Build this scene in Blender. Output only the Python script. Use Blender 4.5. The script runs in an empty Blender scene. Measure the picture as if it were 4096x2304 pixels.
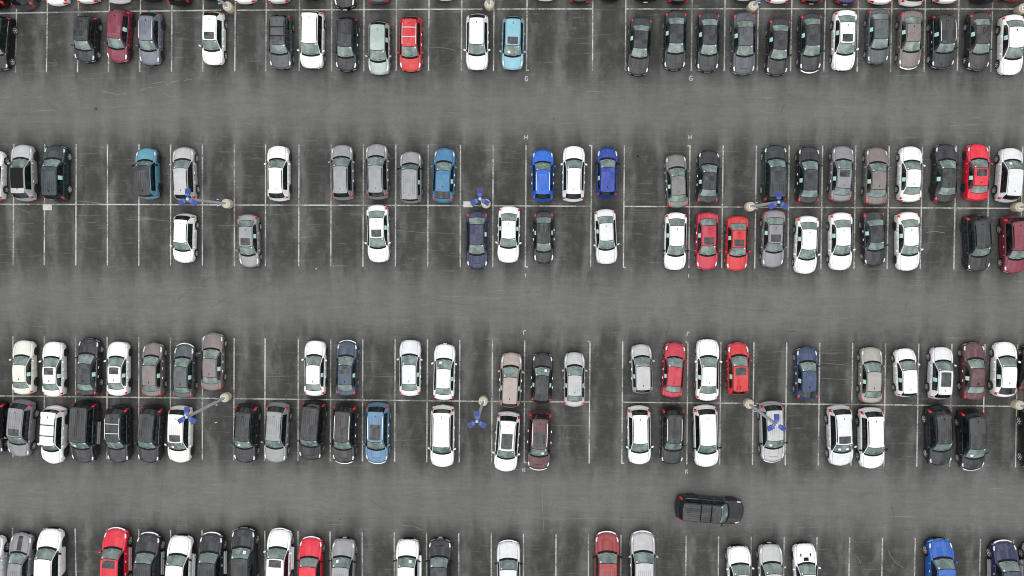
import bpy, math, random
import numpy as np
R_ = math.radians
random.seed(7)
scene = bpy.context.scene
C = scene.collection

# ------------------------------------------------------------------ camera
PW, PH, F, CAMH = 4096.0, 2304.0, 3000.0, 63.3
NADIR = (2130.0, 965.0)                      # picture point straight below the drone
def _n(v): return v / np.linalg.norm(v)
up_c = -_n(np.array([NADIR[0]-PW/2, PH/2-NADIR[1], -F]))     # world up in camera axes
ex = np.array([1.0, -0.0045, 0.0]); ex = _n(ex - up_c*ex.dot(up_c))
ey = np.cross(up_c, ex)
CR = np.stack([ex, ey, up_c])                # rows: world axes in camera axes -> world = CR @ cam
CP = np.array([0.0, 0.0, CAMH])
def U(px, py, z=0.0):
    d = CR @ np.array([px-PW/2, PH/2-py, -F])
    t = (z-CP[2])/d[2]
    return CP + d*t
from mathutils import Matrix, Vector
cd = bpy.data.cameras.new('camera'); cam = bpy.data.objects.new('camera', cd); C.objects.link(cam)
cd.sensor_width = 36.0; cd.lens = F/PW*36.0; cd.clip_end = 2000; cd.clip_start = 0.5
M4 = Matrix([[*CR[0], CP[0]], [*CR[1], CP[1]], [*CR[2], CP[2]], [0, 0, 0, 1]])
cam.matrix_world = M4
scene.camera = cam
scene.view_settings.view_transform = 'Standard'; scene.view_settings.look = 'None'
scene.view_settings.gamma = 1.0; scene.view_settings.use_curve_mapping = False
scene.view_settings.exposure = 0.25
scene.cycles.filter_width = 1.05

# ------------------------------------------------------------------ node helper
class NT:
    def __init__(s, tree): s.t = tree; s.L = tree.links
    def n(s, kind, **kw):
        nd = s.t.nodes.new(kind)
        for k, v in kw.items():
            if k.startswith('in_'):
                key = k[3:]
                key = int(key) if key.isdigit() else key.replace('_', ' ')
                s.set(nd.inputs[key], v)
            else: setattr(nd, k, v)
        return nd
    def set(s, sock, v):
        if isinstance(v, bpy.types.NodeSocket): s.L.new(v, sock)
        else: sock.default_value = v
    def m(s, op, a, b=None, c=None, clamp=False):
        nd = s.t.nodes.new('ShaderNodeMath'); nd.operation = op; nd.use_clamp = clamp
        s.set(nd.inputs[0], a)
        if b is not None: s.set(nd.inputs[1], b)
        if c is not None: s.set(nd.inputs[2], c)
        return nd.outputs[0]
    def ramp(s, x, a, b, lo=0.0, hi=1.0, smooth=True):
        nd = s.t.nodes.new('ShaderNodeMapRange'); nd.interpolation_type = 'SMOOTHSTEP' if smooth else 'LINEAR'
        for k, v in zip((0, 1, 2, 3, 4), (x, a, b, lo, hi)): s.set(nd.inputs[k], v)
        return nd.outputs[0]
    def mix(s, f, a, b, blend='MIX'):
        nd = s.t.nodes.new('ShaderNodeMix'); nd.data_type = 'RGBA'; nd.blend_type = blend
        s.set(nd.inputs[0], f); s.set(nd.inputs[6], a); s.set(nd.inputs[7], b)
        return nd.outputs[2]
    def noise(s, vec, scale, detail=4, rough=0.55, dist=0.0):
        nd = s.t.nodes.new('ShaderNodeTexNoise')
        s.set(nd.inputs['Vector'], vec); nd.inputs['Scale'].default_value = scale
        nd.inputs['Detail'].default_value = detail; nd.inputs['Roughness'].default_value = rough
        nd.inputs['Distortion'].default_value = dist
        return nd.outputs['Fac']
    def map(s, vec, scale=(1, 1, 1), loc=(0, 0, 0), rot=(0, 0, 0)):
        nd = s.t.nodes.new('ShaderNodeMapping'); s.set(nd.inputs[0], vec)
        nd.inputs['Location'].default_value = loc; nd.inputs['Rotation'].default_value = rot; nd.inputs['Scale'].default_value = scale
        return nd.outputs[0]

# ------------------------------------------------------------------ world: bright broken overcast over a Nishita sky
SUN_EL, SUN_AZ = 58.0, 200.0
w = bpy.data.worlds.new('World'); scene.world = w; w.use_nodes = True
t = w.node_tree; t.nodes.clear(); N = NT(t)
sky = N.n('ShaderNodeTexSky', sky_type='NISHITA', sun_disc=False, sun_elevation=R_(SUN_EL), sun_rotation=R_(SUN_AZ))
tc = N.n('ShaderNodeTexCoord')
cl = N.noise(N.map(tc.outputs['Generated'], scale=(1, 1, 0.6)), 7.0, 5, 0.55, 0.6)
cf = N.ramp(cl, 0.33, 0.68)
cloud = N.mix(cf, (7.5, 7.9, 8.3, 1), (27.0, 27.0, 26.4, 1))
# overcast: the zenith is about three times as bright as the horizon
zz = N.n('ShaderNodeSeparateXYZ', in_0=tc.outputs['Generated']).outputs[2]
el = N.m('ADD', 0.26, N.m('MULTIPLY', N.m('MAXIMUM', zz, 0.0), 0.74))
cv = N.n('ShaderNodeCombineXYZ', in_0=el, in_1=el, in_2=el)
cloud = N.mix(1.0, cloud, cv.outputs[0], 'MULTIPLY')
col = N.mix(0.92, sky.outputs[0], cloud)
bg = N.n('ShaderNodeBackground', in_0=col, in_1=0.092)
out = N.n('ShaderNodeOutputWorld'); t.links.new(bg.outputs[0], out.inputs[0])
w.cycles.sampling_method = 'MANUAL'; w.cycles.sample_map_resolution = 512
# sun seen through thin cloud
sl = bpy.data.lights.new('sun', 'SUN'); sl.energy = 0.7; sl.angle = R_(85); sl.color = (1.0, 0.97, 0.92)
so = bpy.data.objects.new('sun', sl); C.objects.link(so)
so.rotation_euler = (R_(90-SUN_EL), 0, R_(180-SUN_AZ))

# ------------------------------------------------------------------ materials
def mat(name, col=(0.5, 0.5, 0.5), rough=0.5, metal=0.0, coat=0.0, spec=0.5, build=None, coat_rough=0.04):
    m = bpy.data.materials.new(name); m.use_nodes = True
    b = m.node_tree.nodes['Principled BSDF']
    b.inputs['Base Color'].default_value = (*col, 1); b.inputs['Roughness'].default_value = rough
    b.inputs['Metallic'].default_value = metal; b.inputs['Coat Weight'].default_value = coat
    b.inputs['Coat Roughness'].default_value = coat_rough; b.inputs['Specular IOR Level'].default_value = spec
    if build: build(NT(m.node_tree), b)
    return m
def s2l(c): return tuple(((v/255+0.055)/1.055)**2.4 if v/255 > 0.04045 else v/255/12.92 for v in c)

def paint_build(col):
    def f(N, b):
        g = N.n('ShaderNodeTexCoord')
        oi = N.n('ShaderNodeObjectInfo')
        nz = N.noise(g.outputs['Object'], 1.7, 4, 0.6)
        k = N.ramp(nz, 0.3, 0.75, 0.9, 1.06)
        dust = N.noise(g.outputs['Object'], 7.0, 5, 0.7)
        c = N.n('ShaderNodeMixRGB', blend_type='MULTIPLY', in_0=1.0)
        c.inputs[1].default_value = (*col, 1)
        cc = N.n('ShaderNodeCombineXYZ', in_0=k, in_1=k, in_2=k); N.L.new(cc.outputs[0], c.inputs[2])
        d = N.mix(N.ramp(dust, 0.45, 0.8, 0.0, 0.05), c.outputs[0], (0.22, 0.21, 0.19, 1))
        N.L.new(d, b.inputs['Base Color'])
        N.L.new(N.ramp(dust, 0.3, 0.8, 0.03, 0.12), b.inputs['Coat Roughness'])
    return f
PAINT = {}
def paint(name, col, metal=0.0):
    PAINT[name] = mat('paint_'+name, col, 0.42, metal, 0.85, 0.12, paint_build(col))
paint('white', (0.76, 0.76, 0.765)); paint('pearl', (0.62, 0.63, 0.65)); paint('cream', (0.66, 0.64, 0.575)); paint('offwhite', (0.74, 0.73, 0.69))
paint('silver', (0.40, 0.40, 0.415), 0.15); paint('grey', (0.24, 0.245, 0.255), 0.15); paint('lilac', (0.20, 0.193, 0.215), 0.15)
paint('slate', (0.060, 0.069, 0.078), 0.2); paint('charcoal', (0.012, 0.013, 0.018), 0.0); paint('black', (0.006, 0.006, 0.007))
paint('browncoal', (0.026, 0.021, 0.023), 0.0); paint('taupe', (0.16, 0.135, 0.13), 0.2); paint('rose', (0.33, 0.27, 0.25), 0.2)
paint('beige', (0.30, 0.28, 0.255), 0.2); paint('stone', (0.15, 0.15, 0.145), 0.2); paint('mint', (0.34, 0.40, 0.38), 0.15)
paint('bluegrey', (0.13, 0.145, 0.18), 0.2); paint('teal', (0.008, 0.022, 0.026), 0.0); paint('darkgreen', (0.011, 0.022, 0.021), 0.0)
paint('navy', (0.014, 0.018, 0.062), 0.0); paint('steel', (0.036, 0.054, 0.088), 0.15); paint('navyblue', (0.020, 0.042, 0.105), 0.1)
paint('bright_blue', (0.002, 0.10, 0.50)); paint('royal', (0.008, 0.036, 0.27)); paint('blue', (0.008, 0.085, 0.38))
paint('ocean', (0.040, 0.155, 0.30)); paint('sky', (0.20, 0.41, 0.50)); paint('powder', (0.095, 0.20, 0.33)); paint('lagoon', (0.08, 0.24, 0.33))
paint('red', (0.50, 0.020, 0.025)); paint('crimson', (0.42, 0.018, 0.045)); paint('hotred', (0.60, 0.008, 0.03))
paint('maroon', (0.16, 0.014, 0.034)); paint('wine', (0.085, 0.016, 0.026)); paint('plum', (0.085, 0.030, 0.038)); paint('brick', (0.26, 0.028, 0.030))

def glass_build(N, b):
    oi = N.n('ShaderNodeObjectInfo'); g = N.n('ShaderNodeTexCoord')
    off = N.n('ShaderNodeVectorMath', operation='ADD', in_0=g.outputs['Object'])
    rr = N.n('ShaderNodeCombineXYZ', in_0=N.m('MULTIPLY', oi.outputs['Random'], 37.0)); N.L.new(rr.outputs[0], off.inputs[1])
    nz = N.noise(off.outputs[0], 1.5, 3, 0.5, 0.5)
    c = N.mix(N.ramp(nz, 0.35, 0.72), (0.075, 0.112, 0.103, 1), (0.185, 0.245, 0.228, 1))
    N.L.new(c, b.inputs['Base Color'])
GLASS = mat('windscreen_glass', (0.04, 0.06, 0.055), 0.04, 0, 0, 0.9, glass_build)
def sglass_build(N, b):
    g = N.n('ShaderNodeTexCoord')
    nz = N.noise(g.outputs['Object'], 3.5, 3, 0.6)
    N.L.new(N.mix(N.ramp(nz, 0.45, 0.7), (0.004, 0.006, 0.007, 1), (0.014, 0.026, 0.028, 1)), b.inputs['Base Color'])
SGLASS = mat('side_glass', (0.01, 0.012, 0.012), 0.05, 0, 0, 0.6, sglass_build)
RGLASS = mat('tinted_rear_glass', (0.012, 0.016, 0.016), 0.05, 0, 0, 0.6, sglass_build)
BLACK = mat('black_trim', (0.006, 0.006, 0.006), 0.6, spec=0.15)
CHROME = mat('bright_trim', (0.72, 0.73, 0.75), 0.18, 0.9)
REDL = mat('red_lens', (0.55, 0.008, 0.010), 0.12, 0, 0.6)
HEADL = mat('headlight_lens', (0.55, 0.57, 0.60), 0.12, 0.4, 0.8)
def rub_build(N, b):
    g = N.n('ShaderNodeTexCoord')
    N.L.new(N.mix(N.noise(g.outputs['Object'], 9, 3), (0.010, 0.010, 0.010, 1), (0.030, 0.029, 0.028, 1)), b.inputs['Base Color'])
RUBBER = mat('tyre_rubber', (0.02, 0.02, 0.02), 0.85, build=rub_build)
ALLOY = mat('alloy', (0.62, 0.63, 0.65), 0.35, 0.15)
DALLOY = mat('dark_alloy', (0.10, 0.10, 0.11), 0.3, 0.7)
STICK = mat('mint_sticker', (0.42, 0.66, 0.56), 0.6)
PAPER = mat('window_paper', (0.70, 0.78, 0.74), 0.6)
PLATE = mat('plate_white', (0.7, 0.7, 0.7), 0.5)
MOON = mat('sunroof_glass', (0.012, 0.013, 0.015), 0.06, 0, 0, 0.6)

# ------------------------------------------------------------------ mesh helpers
class MB:
    def __init__(s): s.v = []; s.f = []; s.mi = []; s.key = {}
    def vert(s, p):
        k = (round(p[0], 5), round(p[1], 5), round(p[2], 5))
        if k not in s.key: s.key[k] = len(s.v); s.v.append(k)
        return s.key[k]
    def face(s, pts, mi=0):
        ids = []
        for p in pts:
            i = s.vert(p)
            if i not in ids: ids.append(i)
        if len(ids) >= 3: s.f.append(ids); s.mi.append(mi)
    def box(s, x0, x1, y0, y1, z0, z1, mi=0, T=None, bev=0.0):
        T = T or (lambda p: p)
        b = min(bev, (x1-x0)/2.01, (y1-y0)/2.01, (z1-z0)/2.01)
        if b <= 0:
            c = [T((x, y, z)) for x in (x0, x1) for y in (y0, y1) for z in (z0, z1)]
            for q in ((0, 1, 3, 2), (4, 6, 7, 5), (0, 4, 5, 1), (2, 3, 7, 6), (0, 2, 6, 4), (1, 5, 7, 3)): s.face([c[i] for i in q], mi)
            return
        def ring(z, i):
            return [(x0+i+b, y0+i, z), (x1-i-b, y0+i, z), (x1-i, y0+i+b, z), (x1-i, y1-i-b, z), (x1-i-b, y1-i, z), (x0+i+b, y1-i, z), (x0+i, y1-i-b, z), (x0+i, y0+i+b, z)]
        rs = [ring(z0, b*.7), ring(z0+b, 0), ring(z1-b, 0), ring(z1, b*.7)]
        rs = [[T(p) for p in r] for r in rs]
        s.loft(rs, mi, True, True)
    def loft(s, rs, mi=0, cap0=False, cap1=False):
        n = len(rs[0])
        for a, b in zip(rs, rs[1:]):
            for i in range(n): s.face([a[i], a[(i+1) % n], b[(i+1) % n], b[i]], mi)
        if cap0: s.face(rs[0][::-1], mi)
        if cap1: s.face(rs[-1], mi)
    def cyl(s, prof, n=20, c=(0, 0), axis='z', mi=0, cap=True):
        rs = []
        for r, h in prof:
            ring = []
            for k in range(n):
                a = 2*math.pi*k/n; p, q = r*math.cos(a), r*math.sin(a)
                if axis == 'z': ring.append((c[0]+p, c[1]+q, h))
                else: ring.append((h, c[0]+p, c[1]+q))
            rs.append(ring)
        s.loft(rs, mi, cap, cap)
    def data(s, name, slots, sharp=38, smooth=True):
        me = bpy.data.meshes.new(name)
        me.from_pydata(s.v, [], s.f)
        for m in slots: me.materials.append(m)
        me.polygons.foreach_set('material_index', s.mi)
        me.polygons.foreach_set('use_smooth', [smooth]*len(s.f))
        me.update()
        if smooth: me.set_sharp_from_angle(angle=R_(sharp))
        return me
def link(name, me, parent=None):
    o = bpy.data.objects.new(name, me); C.objects.link(o); o.parent = parent; return o
def tag(o, label=None, cat=None, group=None, kind=None):
    for k, v in (('label', label), ('category', cat), ('group', group), ('kind', kind)):
        if v: o[k] = v
    return o

# ------------------------------------------------------------------ ground
# centre heights (world y) of the driving aisles, from their picture rows
A_Y = [U(2100, y)[1] for y in (430, 1210, 1985)]
S_Y = [U(2100, y)[1] for y in (36, 824, 1607, 2370)]
def ground_build(N, b):
    g = N.n('ShaderNodeTexCoord'); P = g.outputs['Object']
    sp = N.n('ShaderNodeSeparateXYZ', in_0=P); X, Y = sp.outputs[0], sp.outputs[1]
    big = N.noise(N.map(P, scale=(1, 0.8, 1)), 0.13, 4, 0.55)
    strk = N.noise(N.map(P, scale=(1.0, 0.16, 1), loc=(11, 5, 0)), 0.62, 5, 0.6)      # streaks running along the bays
    strk2 = N.noise(N.map(P, scale=(1.0, 0.6, 1), loc=(1, 85, 0)), 0.35, 3, 0.5)
    Dd = None                                     # distance to the centre line of the nearest double row
    for y in S_Y:
        d = N.m('ABSOLUTE', N.m('SUBTRACT', Y, y))
        Dd = d if Dd is None else N.m('MINIMUM', Dd, d)
    Dd = N.m('ADD', Dd, N.m('MULTIPLY', N.m('SUBTRACT', strk, 0.5), 4.0))
    Dd = N.m('ADD', Dd, N.m('MULTIPLY', N.m('SUBTRACT', strk2, 0.5), 2.0))
    stall = N.ramp(Dd, 4.0, 7.6, 1.0, 0.0)
    # lighter wheel tracks along each bay, darker oily centres
    tr = N.m('SINE', N.m('ADD', N.m('MULTIPLY', X, 2*math.pi/2.74), N.m('MULTIPLY', N.noise(N.map(P, scale=(0.5, 0.15, 1)), 0.6, 2), 5.0)))
    trk = N.ramp(tr, -0.7, 1.0)
    n1 = N.noise(N.map(P, scale=(1.0, 0.30, 1)), 0.75, 5, 0.62)
    n2 = N.noise(N.map(P, scale=(1.0, 0.7, 1), loc=(31, 9, 0)), 1.1, 5, 0.6)
    fine = N.noise(P, 30.0, 3, 0.7); mid = N.noise(N.map(P, scale=(0.35, 1.5, 1)), 2.3, 5, 0.7)
    hs = N.noise(N.map(P, scale=(0.09, 1.0, 1), loc=(17, 33, 0)), 1.2, 6, 0.65)
    aisle_v = N.m('ADD', N.ramp(big, 0.3, 0.7, 0.112, 0.132, False), N.ramp(n1, 0.3, 0.7, -0.013, 0.013, False))
    aisle_v = N.m('ADD', aisle_v, N.ramp(hs, 0.30, 0.55, -0.012, 0.002, False))
    aisle_v = N.m('ADD', aisle_v, N.m('MULTIPLY', trk, 0.006))
    st_v = N.m('ADD', 0.043, N.m('MULTIPLY', N.m('MULTIPLY', trk, N.ramp(n1, 0.36, 0.62)), 0.060))
    st_v = N.m('ADD', st_v, N.ramp(n2, 0.45, 0.75, 0.0, 0.035))
    base = N.m('ADD', N.m('MULTIPLY', aisle_v, N.m('SUBTRACT', 1.0, stall)), N.m('MULTIPLY', st_v, stall))
    base = N.m('MULTIPLY', base, N.ramp(mid, 0.25, 0.75, 0.88, 1.12, False))
    base = N.m('MULTIPLY', base, N.ramp(fine, 0.2, 0.8, 0.78, 1.22, False))
    gr = N.noise(N.map(P, loc=(3, 77, 0)), 8.0, 3, 0.8)
    base = N.m('MULTIPLY', base, N.ramp(gr, 0.2, 0.8, 0.80, 1.20, False))
    # pale scuffs: sweeper scratches across, broken into short pieces
    sc = N.noise(N.map(P, scale=(0.10, 2.6, 1), loc=(4, 0, 0)), 1.5, 6, 0.72, 0.25)
    scr = N.m('MULTIPLY', N.ramp(sc, 0.60, 0.68), N.ramp(N.noise(N.map(P, loc=(7, 3, 0)), 0.35, 3), 0.42, 0.60))
    base = N.m('ADD', base, N.m('MULTIPLY', scr, 0.055))
    sf = N.noise(N.map(P, scale=(0.22, 3.4, 1), loc=(64, 20, 0), rot=(0, 0, 0.03)), 1.3, 6, 0.75, 0.3)
    base = N.m('ADD', base, N.m('MULTIPLY', N.m('MULTIPLY', N.ramp(sf, 0.56, 0.68), N.m('ADD', 0.25, stall)), 0.045))
    base = N.m('MULTIPLY', base, N.ramp(sf, 0.25, 0.46, 0.88, 1.0))
    sc2 = N.noise(N.map(P, scale=(1, 1, 1), rot=(0, 0, 0.35), loc=(40, 0, 0)), 0.9, 7, 0.74, 1.6)
    ridge = N.ramp(N.m('ABSOLUTE', N.m('SUBTRACT', sc2, 0.5)), 0.0, 0.006, 1.0, 0.0)
    sel = N.ramp(N.noise(N.map(P, loc=(91, 12, 0)), 0.22, 2), 0.50, 0.62)
    base = N.m('ADD', base, N.m('MULTIPLY', N.m('MULTIPLY', ridge, sel), 0.07))
    # fine dark cracks
    vo = N.n('ShaderNodeTexVoronoi', feature='DISTANCE_TO_EDGE'); vo.inputs['Scale'].default_value = 0.10
    wv = N.n('ShaderNodeVectorMath', operation='ADD', in_0=N.map(P, scale=(0.5, 1, 1)))
    nw = N.n('ShaderNodeTexNoise'); nw.inputs['Scale'].default_value = 0.9; nw.inputs['Detail'].default_value = 6; N.L.new(P, nw.inputs['Vector'])
    sv = N.n('ShaderNodeVectorMath', operation='SCALE', in_0=nw.outputs['Color']); sv.inputs[3].default_value = 0.35
    N.L.new(sv.outputs[0], wv.inputs[1]); N.L.new(wv.outputs[0], vo.inputs['Vector'])
    crk = N.m('MULTIPLY', N.ramp(vo.outputs['Distance'], 0.001, 0.004, 1.0, 0.0), N.ramp(N.noise(P, 0.5, 2), 0.5, 0.6))
    base = N.m('MULTIPLY', base, N.m('SUBTRACT', 1.0, N.m('MULTIPLY', crk, 0.2)))
    # dark aggregate and pale grit specks
    spk = N.noise(P, 11.0, 2, 0.5)
    base = N.m('ADD', base, N.ramp(spk, 0.74, 0.80, 0.0, 0.10))
    cc = N.n('ShaderNodeCombineXYZ', in_0=N.m('MULTIPLY', base, 0.93), in_1=N.m('MULTIPLY', base, 0.92), in_2=N.m('MULTIPLY', base, 0.89))
    # rusty drips here and there in the bays
    rs = N.m('MULTIPLY', N.ramp(N.noise(N.map(P, scale=(1.4, 0.7, 1), loc=(55, 70, 0)), 0.8, 3), 0.66, 0.78), stall)
    c2 = N.mix(N.m('MULTIPLY', rs, 0.45), cc.outputs[0], (0.15, 0.105, 0.065, 1))
    N.L.new(c2, b.inputs['Base Color'])
    bp = N.n('ShaderNodeBump', in_Height=fine); bp.inputs['Strength'].default_value = 0.25; bp.inputs['Distance'].default_value = 0.02
    N.L.new(bp.outputs[0], b.inputs['Normal'])
ASPH = mat('asphalt', (0.1, 0.1, 0.1), 0.92, spec=0.3, build=ground_build)
mb = MB(); mb.face([(-400, -400, 0), (400, -400, 0), (400, 400, 0), (-400, 400, 0)])
tag(link('ground', mb.data('ground', [ASPH], smooth=False)), kind='structure')

def line_build(N, b):
    g = N.n('ShaderNodeTexCoord'); P = g.outputs['Object']
    n = N.noise(P, 5.0, 6, 0.75); n2 = N.noise(P, 0.5, 3)
    f = N.ramp(N.m('ADD', n, N.m('MULTIPLY', N.m('SUBTRACT', n2, 0.5), 0.8)), 0.40, 0.64, 0.12, 0.88)
    N.L.new(N.mix(f, (0.50, 0.49, 0.44, 1), (0.085, 0.083, 0.078, 1)), b.inputs['Base Color'])
LINE = mat('road_paint', (0.5, 0.5, 0.45), 0.8, build=line_build)
mb = MB()
LW = 0.10
def strip(p, q, z=0.004, w=LW):
    p = np.array(p[:2]); q = np.array(q[:2]); d = _n(q-p); n = np.array([-d[1], d[0]])*w/2
    k = max(1, int(np.linalg.norm(q-p)/2)); P = [p+(q-p)*i/k for i in range(k+1)]
    for a, b in zip(P, P[1:]):
        mb.face([(a-n)[0:2].tolist()+[z], (b-n)[0:2].tolist()+[z], (b+n)[0:2].tolist()+[z], (a+n)[0:2].tolist()+[z]])
def vline(xt, yt, xb, yb): strip(U(xt, yt), U(xb, yb))
top = [(66, 62, 291), (189.5, 186, 290), (313, 310, 289), (437, 434, 288), (562, 559, 287), (688, 686, 287), (813, 811, 286), (941, 939, 285),
       (1065, 1063, 285), (1198, 1197, 285), (1327, 1326, 285), (1456, 1455, 285), (1586, 1585, 284), (1716, 1714, 284), (1847, 1845.5, 284), (1976, 1974, 284), (2108, 2106, 284),
       (2371, 2370, 284), (2503, 2501, 284), (2768, 2765, 284), (2900, 2897, 284), (3033, 3029, 285), (3167, 3162, 285), (3301, 3295, 285), (3433, 3428.5, 286), (3567, 3562, 286), (3701, 3696, 287), (3835, 3829.5, 286), (3970, 3963, 286), (4105, 4097, 287)]
for a, b_, y in top: vline(a+(a-b_)*0.9, -190, b_, y)
mt = [-72, 55.6, 179, 305, 430, 556, 682.5, 809.7, 937.5, 1062.4, 1196, 1325.6, 1454, 1583.5, 1713, 1842, 1972.7, 2104.4, 2366.8, 2497.5, 2760, 2892.7, 3025.9, 3157, 3290.7, 3423, 3557, 3690, 3825, 3957.7, 4091]
mbt = [-75, 52.5, 177, 303.3, 429.3, 555.3, 682.5, 809.7, 937.3, 1061.6, 1194.8, 1322.8, 1451.6, 1581.6, 1711, 1840.7, 1971.1, 2101.2, 2362.4, 2493.6, 2755.5, 2886.7, 3018.7, 3151, 3283.3, 3416, 3548.3, 3681, 3815, 3947.5, 4081]
for a, b_ in zip(mt, mbt): vline(a, 576+a/4096*8, b_, 1060+b_/4096*18)
bt = [-74, 51.8, 178, 302.7, 428.6, 555.3, 682, 809.5, 936.6, 1060.5, 1193.4, 1323.4, 1451.3, 1580.5, 1710, 1839.3, 1969.8, 2099, 2360, 2491, 2752, 2883.5, 3016, 3147, 3279, 3410.7, 3542.8, 3675, 3807.8, 3940, 4071]
bb = [-74, 51.8, 177, 302, 427.7, 555, 681.6, 809.5, 935, 1059, 1192, 1321, 1449.7, 1579, 1707, 1836.8, 1966.4, 2096.6, 2356.6, 2487, 2747, 2878.5, 3009.7, 3140.8, 3273, 3403.7, 3535, 3667, 3799, 3929.5, 4061.6]
for a, b_ in zip(bt, bb): vline(a, 1344+a/4096*34, b_, 1832+b_/4096*38)
bot = [-76, 50, 175, 300.5, 427, 555, 682, 808, 932, 1059, 1192, 1320, 1448.5, 1577, 1706, 1835, 1965, 2094, 2224, 2354, 2484, 2616, 2744.5, 2874.5, 3005, 3137, 3268, 3398.5, 3530, 3661, 3792, 3922, 4054.5]
for a in bot: vline(a, 2111+a/4096*47, a-(a-2000)*0.006, 2620)
for pts in ([(-60, 54), (0, 53), (450, 46), (885, 41)], [(948, 41), (1500, 38), (1930, 36.5)], [(1985, 36.3), (2371, 35.5)], [(2501, 36), (2992, 35)], [(3036, 35), (4075, 36)],
            [(-60, 817), (500, 818), (884, 819.5)], [(939, 820), (1500, 821), (1925, 822.5)], [(1966, 823), (2364, 825)], [(2496, 825.5), (2972, 828.3)], [(3025, 829), (3600, 831), (4060, 833.5)],
            [(-60, 1583), (500, 1589), (885, 1593.5)], [(938, 1594.5), (1450, 1600), (1913, 1605)], [(1952, 1605.5), (2358, 1608)], [(2489, 1609), (2968, 1613)], [(3022, 1614), (3600, 1620), (4050, 1625.3)]):
    for p, q in zip(pts, pts[1:]): strip(U(*p), U(*q), 0.008)
def tick(x, y, s):                                # short foot at the end of some bay lines
    a = U(x+s*3, y); b2 = U(x+s*10, y); strip(a, b2, 0.004, 0.11)
for x, y, s in ((2106, 281.5, 1), (2501, 281.5, 1), (2366.8, 582, -1), (2760, 583, -1), (2101.2, 1068, 1), (2493.6, 1070, 1), (2360, 1365, -1), (2752, 1368, -1), (2096.6, 1850, 1), (2487, 1853, 1)): tick(x, y, s)
tag(link('parking_lines', mb.data('parking_lines', [LINE], smooth=False)), kind='structure')

# old scuffs scraped pale into the asphalt, and two drip stains
SCUFF = mat('pale_scuff', (0.155, 0.153, 0.147), 0.9); OIL = mat('oil_drip', (0.018, 0.017, 0.016), 0.6)
mb = MB()
for wd_, pts in ((.05, [(408, 364), (440, 371), (469, 380), (490, 375), (509, 373)]), (.06, [(610, 335), (640, 329), (663, 327), (669, 341), (684, 330), (716, 322)]), (.04, [(735, 325), (752, 316), (769, 318)]),
                 (.04, [(652, 369), (676, 385), (703, 387)]), (.035, [(562, 364), (589, 351), (626, 348)]), (.04, [(3554, 2202), (3563, 2225), (3583, 2250), (3612, 2270)]),
                 (.04, [(3427, 2225), (3436, 2240), (3443, 2254)]), (.035, [(24, 826), (64, 830), (119, 850)]), (.05, [(310, 804), (350, 807), (405, 814)]), (.03, [(350, 889), (386, 890)]), (.03, [(68, 892), (135, 893)]),
                 (.025, [(2114, 2069), (2350, 2074), (2616, 2081)]), (.03, [(2172, 1933), (2170, 2030), (2176, 2130)]), (.03, [(1062, 1507), (1200, 1503), (1330, 1500)]), (.03, [(1455, 1503), (1575, 1507)]),
                 (.03, [(2207, 1700), (2290, 1703), (2359, 1704)]), (.03, [(3276, 1513), (3409, 1519)]), (.03, [(3275, 1450), (3400, 1462)]), (.05, [(3704, 930), (3740, 925), (3780, 932)]), (.03, [(1655, 185), (1780, 192), (1820, 201)]),
                 (.03, [(1400, 860), (1445, 859)]), (.03, [(1580, 920), (1700, 931), (1820, 933)]), (.03, [(500, 876), (610, 879), (700, 886)]), (.03, [(870, 903), (1000, 901)]), (.04, [(1600, 2100), (1650, 2104), (1690, 2119)]), (.03, [(470, 2068), (520, 2069), (580, 2074)])):
    for p, q in zip(pts, pts[1:]): strip(U(*p), U(*q), 0.003, wd_)
tag(link('road_scuffs', mb.data('road_scuffs', [SCUFF], smooth=False)), kind='structure')
mb = MB()
for ox, oy, rx_, ry_ in ((2554, 618, .19, .22), (2574, 616, .17, .20), (2551, 634, .09, .30), (2419, 222, .15, .12), (2430, 228, .12, .13), (2424, 244, .07, .06), (2442, 1492, .15, .12), (2390, 1778, .16, .20), (384, 435, .12, .12)):
    c = U(ox, oy); mb.face([(c[0]+rx_*(1+.18*math.sin(3*k+ox))*math.cos(k*math.pi/8), c[1]+ry_*(1+.18*math.cos(2*k+oy))*math.sin(k*math.pi/8), .002) for k in range(16)])
tag(link('road_stains', mb.data('road_stains', [OIL], smooth=False)), kind='structure')

LETM = mat('letter_paint', (0.42, 0.415, 0.39), 0.8)
# row letters, in strokes (unit cell 0..1 wide, 0..1 high)
LET = {'G': [[(1, .82), (.8, 1), (.2, 1), (0, .8), (0, .2), (.2, 0), (.8, 0), (1, .2), (1, .45), (.55, .45)]],
       'H': [[(0, 0), (0, 1)], [(1, 0), (1, 1)], [(0, .5), (1, .5)]],
       'I': [[(.5, 0), (.5, 1)]],
       'J': [[(1, 1), (1, .25), (.75, 0), (.3, 0), (0, .2)]],
       'K': [[(0, 0), (0, 1)], [(1, 1), (0, .45)], [(.25, .6), (1, 0)]]}
def letter(ch, px, py, wpx, hpx, flip=False, label=''):
    global mb
    keep = mb; mb = MB()
    c = U(px, py); sx, sy = wpx/47.4, hpx/47.4
    for st in LET[ch]:
        pts = [((u-.5)*sx, (v-.5)*sy) for u, v in st]
        if flip: pts = [(-a, -b3) for a, b3 in pts]
        for i, (p, q) in enumerate(zip(pts, pts[1:])): strip((p[0], p[1]), (q[0], q[1]), 0.004+0.0012*i, 0.06)
    o = link('painted_letter', mb.data('painted_letter', [LETM], smooth=False)); o.location = (c[0], c[1], 0)
    tag(o, label, kind='structure')
    mb = keep
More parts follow.
